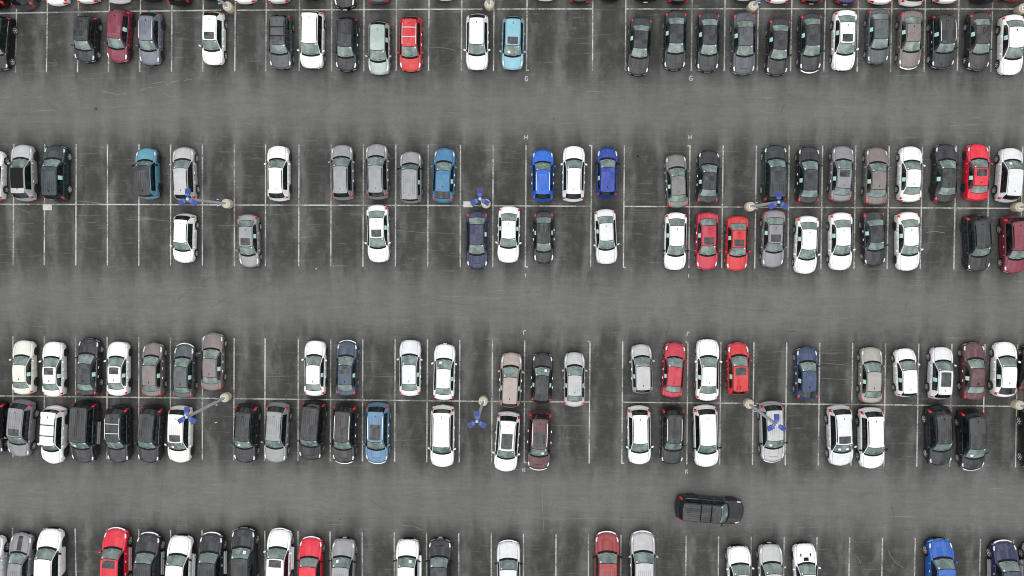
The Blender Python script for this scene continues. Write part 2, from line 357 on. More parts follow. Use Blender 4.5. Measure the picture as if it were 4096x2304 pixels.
for ch, y1, y2, wd, ht, fl, pos in (('G', 315, 313, 10, 17, False, 'below the first full row'), ('H', 549, 549, 11, 16, True, 'above the second full row'), ('I', 1101, 1103, 8, 15, False, 'below the third full row'),
                                   ('J', 1330, 1336, 9, 17, True, 'above the fourth full row'), ('K', 1880, 1886, 10, 16, False, 'below the fifth full row')):
    xa, xb_ = {'G': (2106, 2764), 'H': (2104, 2761), 'I': (2101, 2755), 'J': (2099, 2753), 'K': (2096, 2747)}[ch]
    letter(ch, xa, y1, wd, ht, fl, 'white painted %s %s, left one of two' % (ch, pos)); letter(ch, xb_, y2, wd, ht, fl, 'white painted %s %s, right one of two' % (ch, pos))

# ------------------------------------------------------------------ car body surface
TYPES = {
 # L, W half, H, cowl x/z, header x, roof rear x, rear glass base x/z, tail z, roof half width, wheels front/rear, radius, sidewindow end, b pillar, third (d)
 'sedan':   dict(L=4.85, W=.915, H=1.44, xc=1.27, zc=.98, xh=2.08, rr=3.62, rg=4.28, zg=1.08, zt=1.00, wr=.60, wf=.93, wb=3.76, R=.335, sg=3.95, xb=2.62),
 'sedan_b': dict(L=4.80, W=.905, H=1.45, xc=1.18, zc=.97, xh=2.02, rr=3.70, rg=4.34, zg=1.09, zt=1.03, wr=.61, wf=.92, wb=3.70, R=.33, sg=3.98, xb=2.58),
 'sedan_c': dict(L=4.90, W=.925, H=1.45, xc=1.38, zc=.99, xh=2.16, rr=3.60, rg=4.22, zg=1.09, zt=1.04, wr=.60, wf=.92, wb=3.78, R=.345, sg=3.90, xb=2.68),
 'small':   dict(L=4.42, W=.86, H=1.50, xc=.98, zc=.99, xh=1.74, rr=3.42, rg=3.98, zg=1.12, zt=1.06, wr=.59, wf=.86, wb=3.44, R=.31, sg=3.65, xb=2.30),
 'hatch':   dict(L=4.15, W=.87, H=1.52, xc=.92, zc=.99, xh=1.72, rr=3.62, rg=4.02, zg=1.06, zt=.80, wr=.61, wf=.84, wb=3.40, R=.32, sg=3.55, xb=2.26, hb=1),
 'lift':    dict(L=4.35, W=.89, H=1.47, xc=1.08, zc=.98, xh=1.84, rr=3.42, rg=4.12, zg=1.12, zt=.98, wr=.60, wf=.90, wb=3.52, R=.33, sg=3.55, xb=2.36, hb=1),
 'cross':   dict(L=4.60, W=.925, H=1.68, xc=1.03, zc=1.08, xh=1.86, rr=4.02, rg=4.45, zg=1.10, zt=.82, wr=.63, wf=.93, wb=3.62, R=.36, sg=3.92, xb=2.42, hb=1),
 'cross_b': dict(L=4.65, W=.92, H=1.66, xc=1.12, zc=1.07, xh=1.92, rr=3.98, rg=4.49, zg=1.12, zt=.84, wr=.62, wf=.93, wb=3.64, R=.36, sg=3.80, xb=2.48, hb=1),
 'suv':     dict(L=4.92, W=.965, H=1.76, xc=1.18, zc=1.14, xh=1.96, rr=4.34, rg=4.77, zg=1.16, zt=.86, wr=.67, wf=.96, wb=3.82, R=.38, sg=4.35, xb=2.56, hb=1, third=1),
 'suv_b':   dict(L=4.88, W=.955, H=1.74, xc=1.26, zc=1.12, xh=2.02, rr=4.28, rg=4.73, zg=1.16, zt=.86, wr=.66, wf=.96, wb=3.80, R=.38, sg=4.20, xb=2.60, hb=1, third=1),
 'boxy':    dict(L=4.25, W=.905, H=1.70, xc=1.02, zc=1.10, xh=1.54, rr=3.92, rg=4.14, zg=1.14, zt=.86, wr=.67, wf=.82, wb=3.36, R=.36, sg=3.70, xb=2.28, hb=1),
 'large':   dict(L=5.25, W=1.00, H=1.90, xc=1.28, zc=1.24, xh=2.00, rr=4.80, rg=5.11, zg=1.25, zt=.92, wr=.74, wf=1.0, wb=4.05, R=.41, sg=4.72, xb=2.70, hb=1, third=1),
 'van':     dict(L=5.10, W=.99, H=1.75, xc=1.02, zc=1.10, xh=1.98, rr=4.55, rg=4.95, zg=1.12, zt=.84, wr=.70, wf=.96, wb=3.96, R=.36, sg=4.55, xb=2.55, hb=1, third=1),
 'truck':   dict(L=5.70, W=1.01, H=1.90, xc=1.42, zc=1.27, xh=2.10, rr=3.62, rg=3.92, zg=1.30, zt=1.24, wr=.73, wf=1.0, wb=4.55, R=.42, sg=3.62, xb=2.78),
}
def sm(x, xs, ys):
    """smooth interpolation through points"""
    if x <= xs[0]: return ys[0]
    for a, b, ya, yb in zip(xs, xs[1:], ys, ys[1:]):
        if x <= b:
            u = (x-a)/(b-a); return ya+(yb-ya)*(u*u*(3-2*u)*.5+u*.5)
    return ys[-1]
class Shell:
    NC = 16
    def __init__(s, T):
        s.T = T; s.L = T['L']
        T = s.T; L = T['L']; zc = T['zc']; big = T['H'] > 1.6
        zb0 = zc-.05
        nz = .62 if not big else .74
        s.bx = [0, .10, .35, T['xc'], T['xb'], T['rg'], L-.10, L] if not T.get('hb') else [0, .10, .35, T['xc'], T['xb'], T['rg'], L-.06, L]
        s.bz = [nz, nz+.10, nz+.17, zb0, zb0+.05, T['zg']-.03, T['zt']-.03, T['zt']-.10]
        pk = (T['xh']+T['rr'])/2
        s.tx = [0, .10, .35, T['xc'], T['xh'], T['xh']+.35, pk, T['rr'], T['rg'], L-.10 if not T.get('hb') else L-.06, L]
        s.tz = [nz, nz+.10, nz+.175, zc, T['H']-.06, T['H']-.01, T['H'], T['H']-.05, T['zg'], T['zt'], T['zt']-.09]
        step = .10
        keys = [0, .05, .12, .22, .5, T['xc']-.09, T['xc'], T['xc']+.07, T['xh']-.045, T['xh'], T['rr'], T['rr']+.05, T['rg']-.04, T['rg'], L-.30, L-.14, L-.05, L,
                T['sg'], T['xb']-.045, T['xb']+.045]
        s.d0 = T['xc']+.12; s.d1 = T['xb']; s.d2 = T['wb']-.42 if not T.get('third') else T['wb']-.40
        if T['rr'] < s.d2: s.d2 = T['rr']
        for d in (s.d0, s.d1, s.d2): keys += [d-.007, d+.007]
        for wc in (T['wf'], T['wb']):
            Ra = T['R']+.06
            for k in range(9): keys.append(wc-Ra*math.cos(math.pi*k/8)*.999)
        xs = sorted(set(round(k, 4) for k in keys))
        for k in range(int(L/step)):
            x = k*step
            if all(abs(x-q) > .045 for q in xs): xs.append(x); xs.sort()
        s.xs = sorted(xs)
    def zb(s, x): return sm(x, s.bx, s.bz)
    def zt(s, x):
        for a, b, ya, yb in zip(s.tx, s.tx[1:], s.tz, s.tz[1:]):
            if x <= b: return ya+(yb-ya)*(x-a)/(b-a)
        return s.tz[-1]
    def zbot(s, x):
        T = s.T; z = .25 if T['H'] < 1.6 else .30
        if x < .25: z += .0
        Ra = T['R']+.06
        for wc in (T['wf'], T['wb']):
            if abs(x-wc) < Ra: z = max(z, T['R']+math.sqrt(Ra*Ra-(x-wc)**2))
        return z
    def ring(s, x):
        T = s.T; L = s.L; W = T['W']
        q = max(0, 1-x/.85); W1 = W*(1-.115*q**2.2)
        q = max(0, 1-(L-x)/.8); W1 *= (1-.085*q**2.2)
        zb = s.zb(x); ztop = s.zt(x); g = max(ztop-zb, .0); G = T['H']-.1-zb
        sgr = min(1, max(0, (g-.05)/max(.1, G))) ** .8
        w9 = (W1-.17)+(T['wr']-(W1-.17))*sgr
        zbo = min(s.zbot(x), zb-.10); zs = zb-.13
        cr = .05 if x < T['xc'] else .035
        cr *= min(1, .35+x/.8) if x < 1 else 1
        k8 = min(1, g/.25)
        c = [(W1-.035, zbo), (W1, zbo+.30*(zs-zbo)), (W1+.004, zbo+.65*(zs-zbo)), (W1-.008, zs), (W1-.045, zb-.03), (W1-.075, zb),
             (W1-.085, zb+.020*k8), None, (w9+.012, zb+g-.075*k8), (w9-.035, zb+g-.012*k8), (w9-.055, zb+g)]
        a, b = c[6], c[8]; c[7] = ((a[0]+b[0])/2+.018*k8, (a[1]+b[1])/2)
        we = w9-.055
        # hood sculpting: a soft crease ridge
        for fr in (.93, .74, .48, .22, 0):
            z = zb+g+cr*(1-fr*fr)
            if x < T['xc'] and .3 < x and fr == .74: z += .022
            c.append((we*fr, z))
        return c, W1
    def pt(s, x, j, side=1, off=0.0):
        return s.pty(x, *s.ring(x)[0][j], j=j, side=side, off=off)
    def bow(s, x, j):
        T = s.T; L = s.L
        bs = sm(x, [0, .30, .60, .9], [.34, .17, .05, 0])-sm(L-x, [0, .25, .5, .8], [.20, .10, .03, 0])
        btm = sm(x, [0, .5, T['xc'], T['xh'], T['xh']+.8, T['rr'], T['rg'], L], [.34, .26, .30, .20, 0, -.10, -.20, -.24])
        k = min(1, max(0, (j-4)/5))
        return bs*(1-k)+btm*k
    def pty(s, x, y, z, j, side=1, off=0.0):
        b = s.bow(x, j)*(abs(y)/s.T['W'])**2.1
        return (side*y, s.L/2-(x+b), z+off)
    def top(s, x, fr, off=0.0, side=1):
        T = s.T; c, W1 = s.ring(x)
        we = c[10][0]; z = c[10][1]; cr = c[15][1]-z
        return s.pty(x, we*fr, z+cr*(1-fr*fr), 15, side, off)
def build_shell(tn, merge=False):
    """returns dict part name -> list of MB (one per part)"""
    T = TYPES[tn]; S = Shell(T); L = S.L
    P = {}
    def g(n):
        if n not in P: P[n] = MB()
        return P[n]
    xs = S.xs; rings = [S.ring(x)[0] for x in xs]
    hb = T.get('hb')
    def classify(x0, x1, j, side):
        xm = (x0+x1)/2; sd = 'R' if side > 0 else 'L'
        narrow = (x1-x0) < .016
        # lamps
        if 4 <= j <= 7 and .10 < xm < .50+(.08 if tn in ('small', 'hatch', 'cross') else 0): return 'headlight'+sd, 0
        if not hb and 3 <= j <= 7 and L-.32 < xm < L-.04: return 'tail_light'+sd, 0
        if hb and T['rg']-.10 < xm < L-.03 and (3 <= j <= 7) and xm > T['sg']: return 'tail_light'+sd, 0
        if tn == 'truck' and xm > T['rg']+.06 and j >= 10 and xm < L-.12: return 'bed', 1
        if j <= 4:
            if narrow and not merge: return 'body', 1
            if merge: return 'body', 0
            if S.d0 < xm < S.d1: return 'doorF'+sd, 0
            if S.d1 < xm < S.d2: return 'doorR'+sd, 0
            if j == 0 and T['H'] > 1.6: return 'body', 1
            return 'body', 0
        win = T['xc']+.10 < xm < T['sg']
        if j == 5: return 'body', (2 if win else 0)
        if j in (6, 7):
            if win:
                if abs(xm-T['xb']) < .046: return 'body', 1
                if xm < T['xb']: return 'windowF'+sd, 0
                if T.get('third') and S.d2-.02 < xm < S.d2+.07: return 'body', 1
                return 'windowR'+sd, 0
            return 'body', 0
        if j == 8: return 'body', 0
        if j == 9:
            if T['xc'] < xm < T['xh']: return 'windscreen', 1
            return 'body', 1
        if xm < .12: return 'body', 0
        if xm < T['xc']-.09: return ('hood' if not merge else 'body'), 0
        if xm < T['xc']+.07: return 'windscreen', 1
        if xm < T['xh']-.045: return 'windscreen', 0
        if xm < T['xh']: return 'windscreen', 1
        if xm < T['rr']: return 'roof', 0
        if xm < T['rr']+.05: return 'rear_window', 1
        if xm < T['rg']-.04: return 'rear_window', 0
        if xm < T['rg']: return 'rear_window', 1
        if xm < L-.05: return ('trunk_lid' if not hb else 'tailgate'), 0
        return 'body', 0
    for i in range(len(xs)-1):
        for side in (1, -1):
            for j in range(15):
                n, mi = classify(xs[i], xs[i+1], j, side)
                q = [S.pty(xs[i], *rings[i][j], j, side), S.pty(xs[i+1], *rings[i+1][j], j, side), S.pty(xs[i+1], *rings[i+1][j+1], j+1, side), S.pty(xs[i], *rings[i][j+1], j+1, side)]
                if side < 0: q.reverse()
                g(n).face(q, mi)
    # front and rear fascia
    for end in (0, 1):
        x = 0 if end == 0 else L
        r = rings[0] if end == 0 else rings[-1]
        line = [(k, 1) for k in range(3, 16)]+[(k, -1) for k in range(14, 2, -1)]
        zb = .24; fr = [0, .18, .42, .62, .82, 1.0]; bul = [.0, -.03, -.055, -.06, -.03, 0]
        cols = []
        for k, sd in line:
            p = S.pty(x, *r[k], k, sd); col = []
            for f, bu in zip(fr, bul):
                dy = -bu if end == 0 else bu
                col.append((p[0]*(1 if f > .1 else .97), p[1]+dy, zb+(p[2]-zb)*f))
            cols.append(col)
        for a, b in zip(cols, cols[1:]):
            xm = abs((a[0][0]+b[0][0])/2)
            for f in range(5):
                nm, mi = 'body', 0
                if end == 0:
                    if f in (2, 3) and xm < .52: nm, mi = 'grille', 0
                    elif f == 4 and xm < .30: nm, mi = 'grille', 1
                    elif f == 4 and xm > .50: nm = 'headlightR' if a[0][0]+b[0][0] > 0 else 'headlightL'
                    elif f <= 1: mi = 1
                else:
                    if f in (3, 4) and xm > .52 and not hb: nm = 'tail_lightR' if a[0][0]+b[0][0] > 0 else 'tail_lightL'
                    elif f <= 1: mi = 1
                    elif hb and f == 2 and xm < .6: mi = 0
                q = [a[f], b[f], b[f+1], a[f+1]]
                if end == 0: q.reverse()
                g(nm).face(q, mi)
    # dark inner box under the shell
    B = g('body')
    ty = lambda x: L/2-x
    B.box(-(T['W']-.28), T['W']-.28, ty(L-.35), ty(.4), .22, min(.72, T['zc']-.25), 1)
    B.box(-(T['W']-.06), T['W']-.06, ty(T['wb']-T['R']-.1), ty(T['wf']+T['R']+.1), .20, .40, 1)
    if hb:   # roof spoiler lip over the hatch glass
        pts = [S.top(T['rr'], f, .012, sd) for f, sd in ((1, 1), (.6, 1), (.2, 1), (.2, -1), (.6, -1), (1, -1))]
        rs = [[p, (p[0], p[1]-.11, p[2]-.03), (p[0], p[1]-.11, p[2]-.055), (p[0], p[1], p[2]-.03)] for p in pts]
        g('roof').loft(rs, 0, True, True)
    # aerial fin
    p = S.top(T['rr']-.30, 0, 0)
    g('roof').loft([[(.028, p[1]+.08, p[2]-.02), (-.028, p[1]+.08, p[2]-.02), (-.028, p[1]-.10, p[2]-.02), (.028, p[1]-.10, p[2]-.02)],
                    [(.006, p[1]-.05, p[2]+.06), (-.006, p[1]-.05, p[2]+.06), (-.006, p[1]-.10, p[2]+.06), (.006, p[1]-.10, p[2]+.06)]], 1, True, True)
    patch(S, T['xh']-.17, T['xh']-.08, -.90, -.76, .008, 1, 1, 2, g('windscreen'))
    # wipers lie on the screen foot
    wv = g('windscreen')
    for x0f in (.05, -.70):
        for k in range(6):
            f0 = x0f+.62*k/6; f1 = x0f+.62*(k+1)/6
            a0 = S.top(T['xc']+.05+.022*k, abs(f0), .02, 1 if f0 > 0 else -1); a1 = S.top(T['xc']+.05+.022*(k+1), abs(f1), .02, 1 if f1 > 0 else -1)
            wv.face([a0, a1, (a1[0], a1[1]-.022, a1[2]+.004), (a0[0], a0[1]-.022, a0[2]+.004)], 1)
    return P, S
def patch(S, x0, x1, f0, f1, off, nx=6, nf=6, mi=0, mbx=None, rim=0.0):
    m = mbx or MB()
    for i in range(nx):
        for k in range(nf):
            xa, xb = x0+(x1-x0)*i/nx, x0+(x1-x0)*(i+1)/nx; fa, fb = f0+(f1-f0)*k/nf, f0+(f1-f0)*(k+1)/nf
            e = lambda x, f: S.top(x, abs(f), off, 1 if f >= 0 else -1)
            m.face([e(xa, fa), e(xb, fa), e(xb, fb), e(xa, fb)][::1], mi)
    return m
def wheel_mb(R, side, both):
    t = MB(); wd = .225
    o = side
    t.cyl([(R*.60, -wd/2), (R*.93, -wd/2), (R, -wd/2+.03), (R, wd/2-.03), (R*.93, wd/2), (R*.66, wd/2), (R*.64, wd/2-.03), (R*.1, wd/2-.05)], 22, (0, 0), 'x')
    if side < 0: t.v = [(-a, b, c) for a, b, c in t.v]; t.f = [f[::-1] for f in t.f]
    r = MB(); h = wd/2-.012
    def P(a, rad, hh): return (hh*side, rad*math.cos(a), rad*math.sin(a))
    n = 20
    for k in range(n):
        a, b = 2*math.pi*k/n, 2*math.pi*(k+1)/n
        q = [P(a, R*.58, h), P(b, R*.58, h), P(b, R*.67, h+.008), P(a, R*.67, h+.008)]; r.face(q if side < 0 else q[::-1], 0)
        q = [P(a, R*.02, h-.03), P(b, R*.02, h-.03), P(b, R*.60, h-.03), P(a, R*.60, h-.03)]; r.face(q if side < 0 else q[::-1], 1)
    for k in range(5):
        a = 2*math.pi*k/5+.3
        q = [P(a-.55, R*.14, h+.004), P(a+.55, R*.14, h+.004), P(a+.20, R*.60, h-.002), P(a-.20, R*.60, h-.002)]; r.face(q if side < 0 else q[::-1], 0)
    q = [P(2*math.pi*k/10, R*.15, h+.008) for k in range(10)]; r.face(q if side < 0 else q[::-1], 0)
    return t, r
PROTO = {}
SLOTS = {'body': 3, 'hood': 1, 'roof': 2}
def proto(tn, merge=False):
    key = (tn, merge)
    if key in PROTO: return PROTO[key]
    P, S = build_shell(tn, merge); T = TYPES[tn]; M = {}
    W0 = PAINT['white']
    for n, m in P.items():
        if n == 'body': sl = [W0, BLACK, BLACK]
        elif n in ('roof', 'hood', 'trunk_lid', 'tailgate') or n.startswith('door'): sl = [W0, BLACK]
        elif n == 'bed': sl = [BLACK, BLACK]
        elif n == 'windscreen': sl = [GLASS, BLACK, PAPER]
        elif n == 'rear_window': sl = [RGLASS if T.get('hb') else GLASS, BLACK]
        elif n.startswith('window'): sl = [SGLASS, BLACK]
        elif n.startswith('head'): sl = [HEADL]
        elif n.startswith('tail_'): sl = [REDL]
        elif n == 'grille': sl = [BLACK, CHROME]
        M[n] = m.data(n, sl)
    R = T['R']
    for side, k in ((1, 'R'), (-1, 'L')):
        t, r = wheel_mb(R, side, True)
        M['tyre'+k] = t.data('tyre', [RUBBER]); M['rim'+k] = r.data('rim', [ALLOY, BLACK], 30)
        b = MB(); off = len(t.v); b.v = t.v+r.v; b.f = t.f+[[i+off for i in f] for f in r.f]; b.mi = t.mi+[x+1 for x in r.mi]
        M['wheel'+k] = b.data('wheel', [RUBBER, ALLOY, BLACK], 30)
        # mirror: rounded shell on a short stalk
        m = MB(); x = T['xc']+.42; zb = S.zb(x)+.07; y = T['L']/2-x; yy = T['W']-.07
        rs = []
        for u, sc in ((0, .35), (.03, .8), (.10, 1), (.18, .92), (.215, .5)):
            xx = yy+.05+u; tilt = u*.25
            rs.append([(side*xx, y-tilt+.085*sc*math.cos(a), zb+.075*sc*math.sin(a)) for a in [2*math.pi*q/10 for q in range(10)]])
        if side < 0: rs = [r_[::-1] for r_ in rs]
        m.loft(rs[::-1], 0, True, True)
        m.box(min(side*(yy-.02), side*(yy+.09)), max(side*(yy-.02), side*(yy+.09)), y-.03, y+.03, zb-.05, zb-.01, 1)
        M['mirror'+k] = m.data('mirror', [W0, BLACK])
        for dn, xd in (('F', S.d1-.22), ('R', S.d2-.16)):
            m = MB(); zz = S.zb(xd)-.15; yw = S.ring(xd)[1]
            a = side*(yw-.01); b2 = side*(yw+.035)
            m.box(min(a, b2), max(a, b2), T['L']/2-xd-.10, T['L']/2-xd+.10, zz-.02, zz+.02, 0, bev=.008)
            M['handle'+dn+k] = m.data('door_handle', [CHROME])
        # roof rail
        m = MB(); x0, x1 = T['xh']+.15, T['rr']-.2; n = 12; rs = []
        for q in range(n+1):
            x = x0+(x1-x0)*q/n; p = S.top(x, .99, 0, side); lift = .045 if 0 < q < n else .0
            rs.append([(p[0]-.022, p[1], p[2]+lift-.015), (p[0]+.022, p[1], p[2]+lift-.015), (p[0]+.016, p[1], p[2]+lift+.02), (p[0]-.016, p[1], p[2]+lift+.02)])
        m.loft(rs, 0, True, True); M['rail'+k] = m.data('roof_rail', [CHROME])
        # sticker inside the rear side window
        for nm, xa, xb in (('sticker', S.d1+.14, S.d1+.50),):
            m = MB()
            for q in range(3):
                for j in (6, 7):
                    x0, x1 = xa+(xb-xa)*q/3, xa+(xb-xa)*(q+1)/3
                    def e(x, f):
                        c = S.ring(x)[0]; u = f-6; A, Bq, D = c[6], c[7], c[8]
                        p = [A[i]+(Bq[i]-A[i])*min(1, u) if u <= 1 else Bq[i]+(D[i]-Bq[i])*(u-1) for i in (0, 1)]
                        return S.pty(x, p[0]+.010, p[1]+.004, f, side)
                    fa, fb = (6.25, 7.0) if j == 6 else (7.0, 7.75)
                    qd = [e(x0, fa), e(x1, fa), e(x1, fb), e(x0, fb)]; m.face(qd if side > 0 else qd[::-1], 0)
            M[nm+k] = m.data('window_sticker', [STICK], smooth=False)
        m = MB(); zz = .42; yw = T['W']          # running board
        a, b2 = side*(yw-.02), side*(yw+.13)
        m.box(min(a, b2), max(a, b2), T['L']/2-(T['wb']-T['R']-.15), T['L']/2-(T['wf']+T['R']+.15), zz-.07, zz-.02, 0, bev=.012)
        M['step'+k] = m.data('side_step', [CHROME])
    small = T['H'] < 1.6
    M['sunroof'] = patch(S, T['xh']+.10, T['xh']+.72, -.76, .76, .007).data('sunroof', [MOON])
    M['pano'] = patch(S, T['xh']+.16, T['xh']+1.45, -.74, .74, .007, 12).data('sunroof', [MOON])
    M['blackroof'] = patch(S, T['xh']+.02, T['rr']-(.30 if T.get('hb') else .02), -.97, .97, .006, 16, 8).data('black_roof_panel', [BLACK])
    m = MB()
    n = 7 if T['H'] > 1.8 else 6
    for q in range(n):
        f = -.72+1.44*q/(n-1); patch(S, T['xh']+.55, T['rr']-.25, f-.011, f+.011, .004, 10, 1, 0, m)
    M['rib_shade'] = m.data('roof_groove_shade', [BLACK])  # shade of the pressed roof grooves, laid on as thin black strips
    m = MB()
    for side in (1, -1):                         # shut lines pressed into the bonnet
        patch(S, .45, T['xc']-.10, side*.52-.014, side*.52+.014, .003, 6, 1, 0, m)
    patch(S, .45, .475, -.5, .5, .003, 1, 6, 0, m)
    M['scoop'] = m.data('hood_seams', [BLACK])
    for q, xx in enumerate((T['xh']+.75, T['xh']+1.55)):
        m = MB(); rs = []
        for k in range(9):
            f = -1+2*k/8; p = S.top(xx, abs(f), .075, 1 if f >= 0 else -1); p = (p[0], S.L/2-xx, p[2] if True else 0)
            rs.append([(p[0], p[1]-.03, p[2]), (p[0], p[1]+.03, p[2]), (p[0], p[1]+.02, p[2]+.025), (p[0], p[1]-.02, p[2]+.025)])
        m.loft(rs, 0, True, True); M['bar%d' % q] = m.data('crossbar', [BLACK])
    M['paper'] = patch(S, T['xc']+.22, T['xc']+.42, .30, .62, .012, 2, 2).data('windscreen_paper', [PAPER], smooth=False)
    M['paperL'] = patch(S, T['xc']+.22, T['xc']+.42, -.62, -.30, .012, 2, 2).data('windscreen_paper', [PAPER], smooth=False)
    M['tag'] = patch(S, T['xh']-.15, T['xh']-.07, .70, .84, .012, 1, 1).data('toll_tag', [PAPER], smooth=False)
    m = MB(); m.box(-.16, .16, T['L']/2+.035, T['L']/2+.075, .44, .56, 0, bev=.01); M['plate'] = m.data('licence_plate', [PLATE], smooth=False)
    m = MB(); m.box(-.16, .16, -T['L']/2-.075, -T['L']/2-.035, .52, .64, 0, bev=.01); M['plateR'] = m.data('licence_plate', [PLATE], smooth=False)
    m = MB()
    for side in (1, -1): patch(S, .62, .86, side*.55-.07, side*.55+.07, .012, 2, 2, 0, m)
    patch(S, T['xc']-.42, T['xc']-.16, -.28, .28, .02, 2, 3, 0, m)
    M['vents'] = m.data('hood_vents', [BLACK])
    m = MB(); patch(S, .16, T['xc']-.12, -.28, .28, .006, 6, 4, 0, m); M['stripe'] = m.data('hood_stripe', [PAINT['black']])
    # chrome nose band over bumper and grille
    m = MB(); rs = []
    for k in range(13):
        y = -.72+1.44*k/12; yy = S.L/2+.07-.36*abs(y/T['W'])**2.1
        for_z = .50 if small else .58
        rs.append([(y, yy-.02, for_z), (y, yy+.05, for_z), (y, yy+.05, for_z+.10), (y, yy-.02, for_z+.13)])
    m.loft(rs, 0, True, True); M['nose'] = m.data('chrome_bumper', [CHROME])
    PROTO[key] = (M, T, S)
    return PROTO[key]

def slotmat(o, i, m):
    o.material_slots[i].link = 'OBJECT'; o.material_slots[i].material = m
KIND = {'sedan': ('parked_sedan', 'sedan'), 'sedan_b': ('parked_sedan', 'sedan'), 'sedan_c': ('parked_sedan', 'sedan'), 'small': ('compact_sedan', 'sedan'),
        'hatch': ('hatchback_car', 'hatchback'), 'lift': ('liftback_car', 'hatchback'), 'cross': ('parked_crossover', 'crossover'), 'cross_b': ('parked_crossover', 'crossover'),
        'suv': ('parked_suv', 'suv'), 'suv_b': ('parked_suv', 'suv'), 'boxy': ('boxy_suv', 'suv'), 'large': ('large_suv', 'suv'), 'van': ('minivan_car', 'minivan'), 'truck': ('pickup_truck', 'pickup')}
ncar = 0
def make_car(tn, colour, tail, nose, px, opts, label, merge=False):
    """tail, nose: world points of the bumpers on the ground"""
    global ncar; ncar += 1
    M, T, S = proto(tn, merge)
    tail = np.array(tail[:2]); nose = np.array(nose[:2]); mid = (tail+nose)/2; d = nose-tail; Ln = np.linalg.norm(d)
    root = bpy.data.objects.new(KIND[tn][0], None); C.objects.link(root); root.empty_display_size = .5
    root.location = (mid[0], mid[1], 0); root.rotation_euler = (0, 0, math.atan2(d[1], d[0])-math.pi/2)
    sc = Ln/(T['L']+.08); ws = min(1.04, max(.965, sc**.5)); root.scale = (ws, sc, ws)
    tag(root, label, KIND[tn][1], 'cars parked in the lot')
    paintm = PAINT[colour]; trim = CHROME if 'c' in opts else BLACK
    def add(key, name, parent=root): return link(name, M[key], parent)
    bo = add('body', 'body'); slotmat(bo, 0, paintm); slotmat(bo, 2, trim)
    if not merge:
        o = add('hood', 'hood'); slotmat(o, 0, paintm)
        if 'n' in opts: link('hood_seams', M['scoop'], o)
        if 'v' in opts: link('hood_vent', M['vents'], o)
        if 'z' in opts: link('hood_stripe', M['stripe'], o)
    rf = add('roof', 'roof'); slotmat(rf, 0, PAINT['charcoal'] if 'B' in opts else paintm)
    if 'b' in opts: add('blackroof', 'black_roof_panel', rf)
    if 's' in opts: add('sunroof', 'sunroof', rf)
    if 'p' in opts: add('pano', 'sunroof', rf)
    if 'g' in opts: add('rib_shade', 'roof_groove_shade', rf)
    if 'x' in opts or 'X' in opts:
        for q in (0, 1):
            b = add('bar%d' % q, 'crossbar', rf)
            if 'X' in opts: slotmat(b, 0, PLATE)
    if 'r' in opts or 'R' in opts:
        for k in 'RL':
            r = add('rail'+k, 'roof_rail', rf)
            if 'R' in opts: slotmat(r, 0, BLACK)
    tk = 'tailgate' if T.get('hb') else 'trunk_lid'
    o = add(tk, tk); slotmat(o, 0, paintm)
    if 'bed' in M: add('bed', 'cargo_bed')
    add('windscreen', 'windscreen')
    rw = add('rear_window', 'rear_window')
    # which side faces the camera (local +x = R)
    c, s_ = math.cos(root.rotation_euler[2]), math.sin(root.rotation_euler[2])
    lx = c*(-mid[0])+s_*(-mid[1])          # drone stands over the origin
    vis = [k for k, v in (('R', lx > -4), ('L', lx < 4)) if v]
    for k in 'RL':
        for p in 'FR':
            if not merge:
                dn = 'door'+p+k
                if dn in M:
                    o = add(dn, 'door'); slotmat(o, 0, paintm)
                    if k in vis and 'm' not in opts:
                        h = link('door_handle', M['handle'+p+k], o)
                        if 'h' in opts: slotmat(h, 0, CHROME)
                        else: slotmat(h, 0, paintm)
            if 'window'+p+k in M:
                wo = add('window'+p+k, 'side_window')
                if p == 'R' and 'k' in opts and k in vis: link('window_sticker', M['sticker'+k], wo)
        add('tail_light'+k, 'tail_light')
        if not merge:
            add('headlight'+k, 'headlight')
            o = add('mirror'+k, 'mirror'); slotmat(o, 0, BLACK if 'm' in opts else paintm)
        if 't' in opts: add('step'+k, 'side_step')
        for wx in (T['wf'], T['wb']):
            loc = ((1 if k == 'R' else -1)*(T['W']-.10), T['L']/2-wx, T['R'])
            if k in vis and not merge:
                o = add('tyre'+k, 'wheel'); o.location = loc; r = link('rim', M['rim'+k], o)
                if 'd' in opts: slotmat(r, 0, DALLOY)
            else: o = add('wheel'+k, 'wheel'); o.location = loc
    if not merge:
        add('grille', 'grille')
    else:
        add('headlightR', 'headlight'); add('headlightL', 'headlight'); add('grille', 'grille')
    if 'w' in opts: add('paper', 'windscreen_paper')
    if 'W' in opts: add('paperL', 'windscreen_paper')
    if 'l' in opts: add('plate', 'licence_plate')
    if 'q' in opts: add('plateR', 'licence_plate')
    if 'f' in opts: add('nose', 'chrome_bumper')
    return root

# ------------------------------------------------------------------ the cars, row by row
# survey sheets: origin and size of one unit, in photograph pixels
TILE = {'A': (0, 0, .39752), 'B': (1000, 0, .43634), 'b': (1024, 0, .39752), 'C': (2040, 0, .41149), 'c': (2048, 0, .39752), 'D': (3036, 0, .41149), 'd': (3072, 0, .39752),
        'E': (0, 540, .39752), 'F': (1000, 540, .39752), 'G': (2040, 540, .39752), 'H': (3036, 540, .41149),
        'I': (0, 1300, .41407), 'J': (1000, 1300, .41407), 'K': (1980, 1300, .42081), 'L': (3036, 1300, .41406),
        'M': (0, 1900, .39752), 'N': (1000, 1900, .43634), 'O': (2040, 1900, .41149), 'P': (3036, 1900, .41149)}
def px(t, x, y): a, b, s = TILE[t]; return a+x*s, b+y*s
ORD = 'first second third fourth fifth sixth seventh eighth ninth tenth eleventh twelfth thirteenth fourteenth fifteenth'.split()
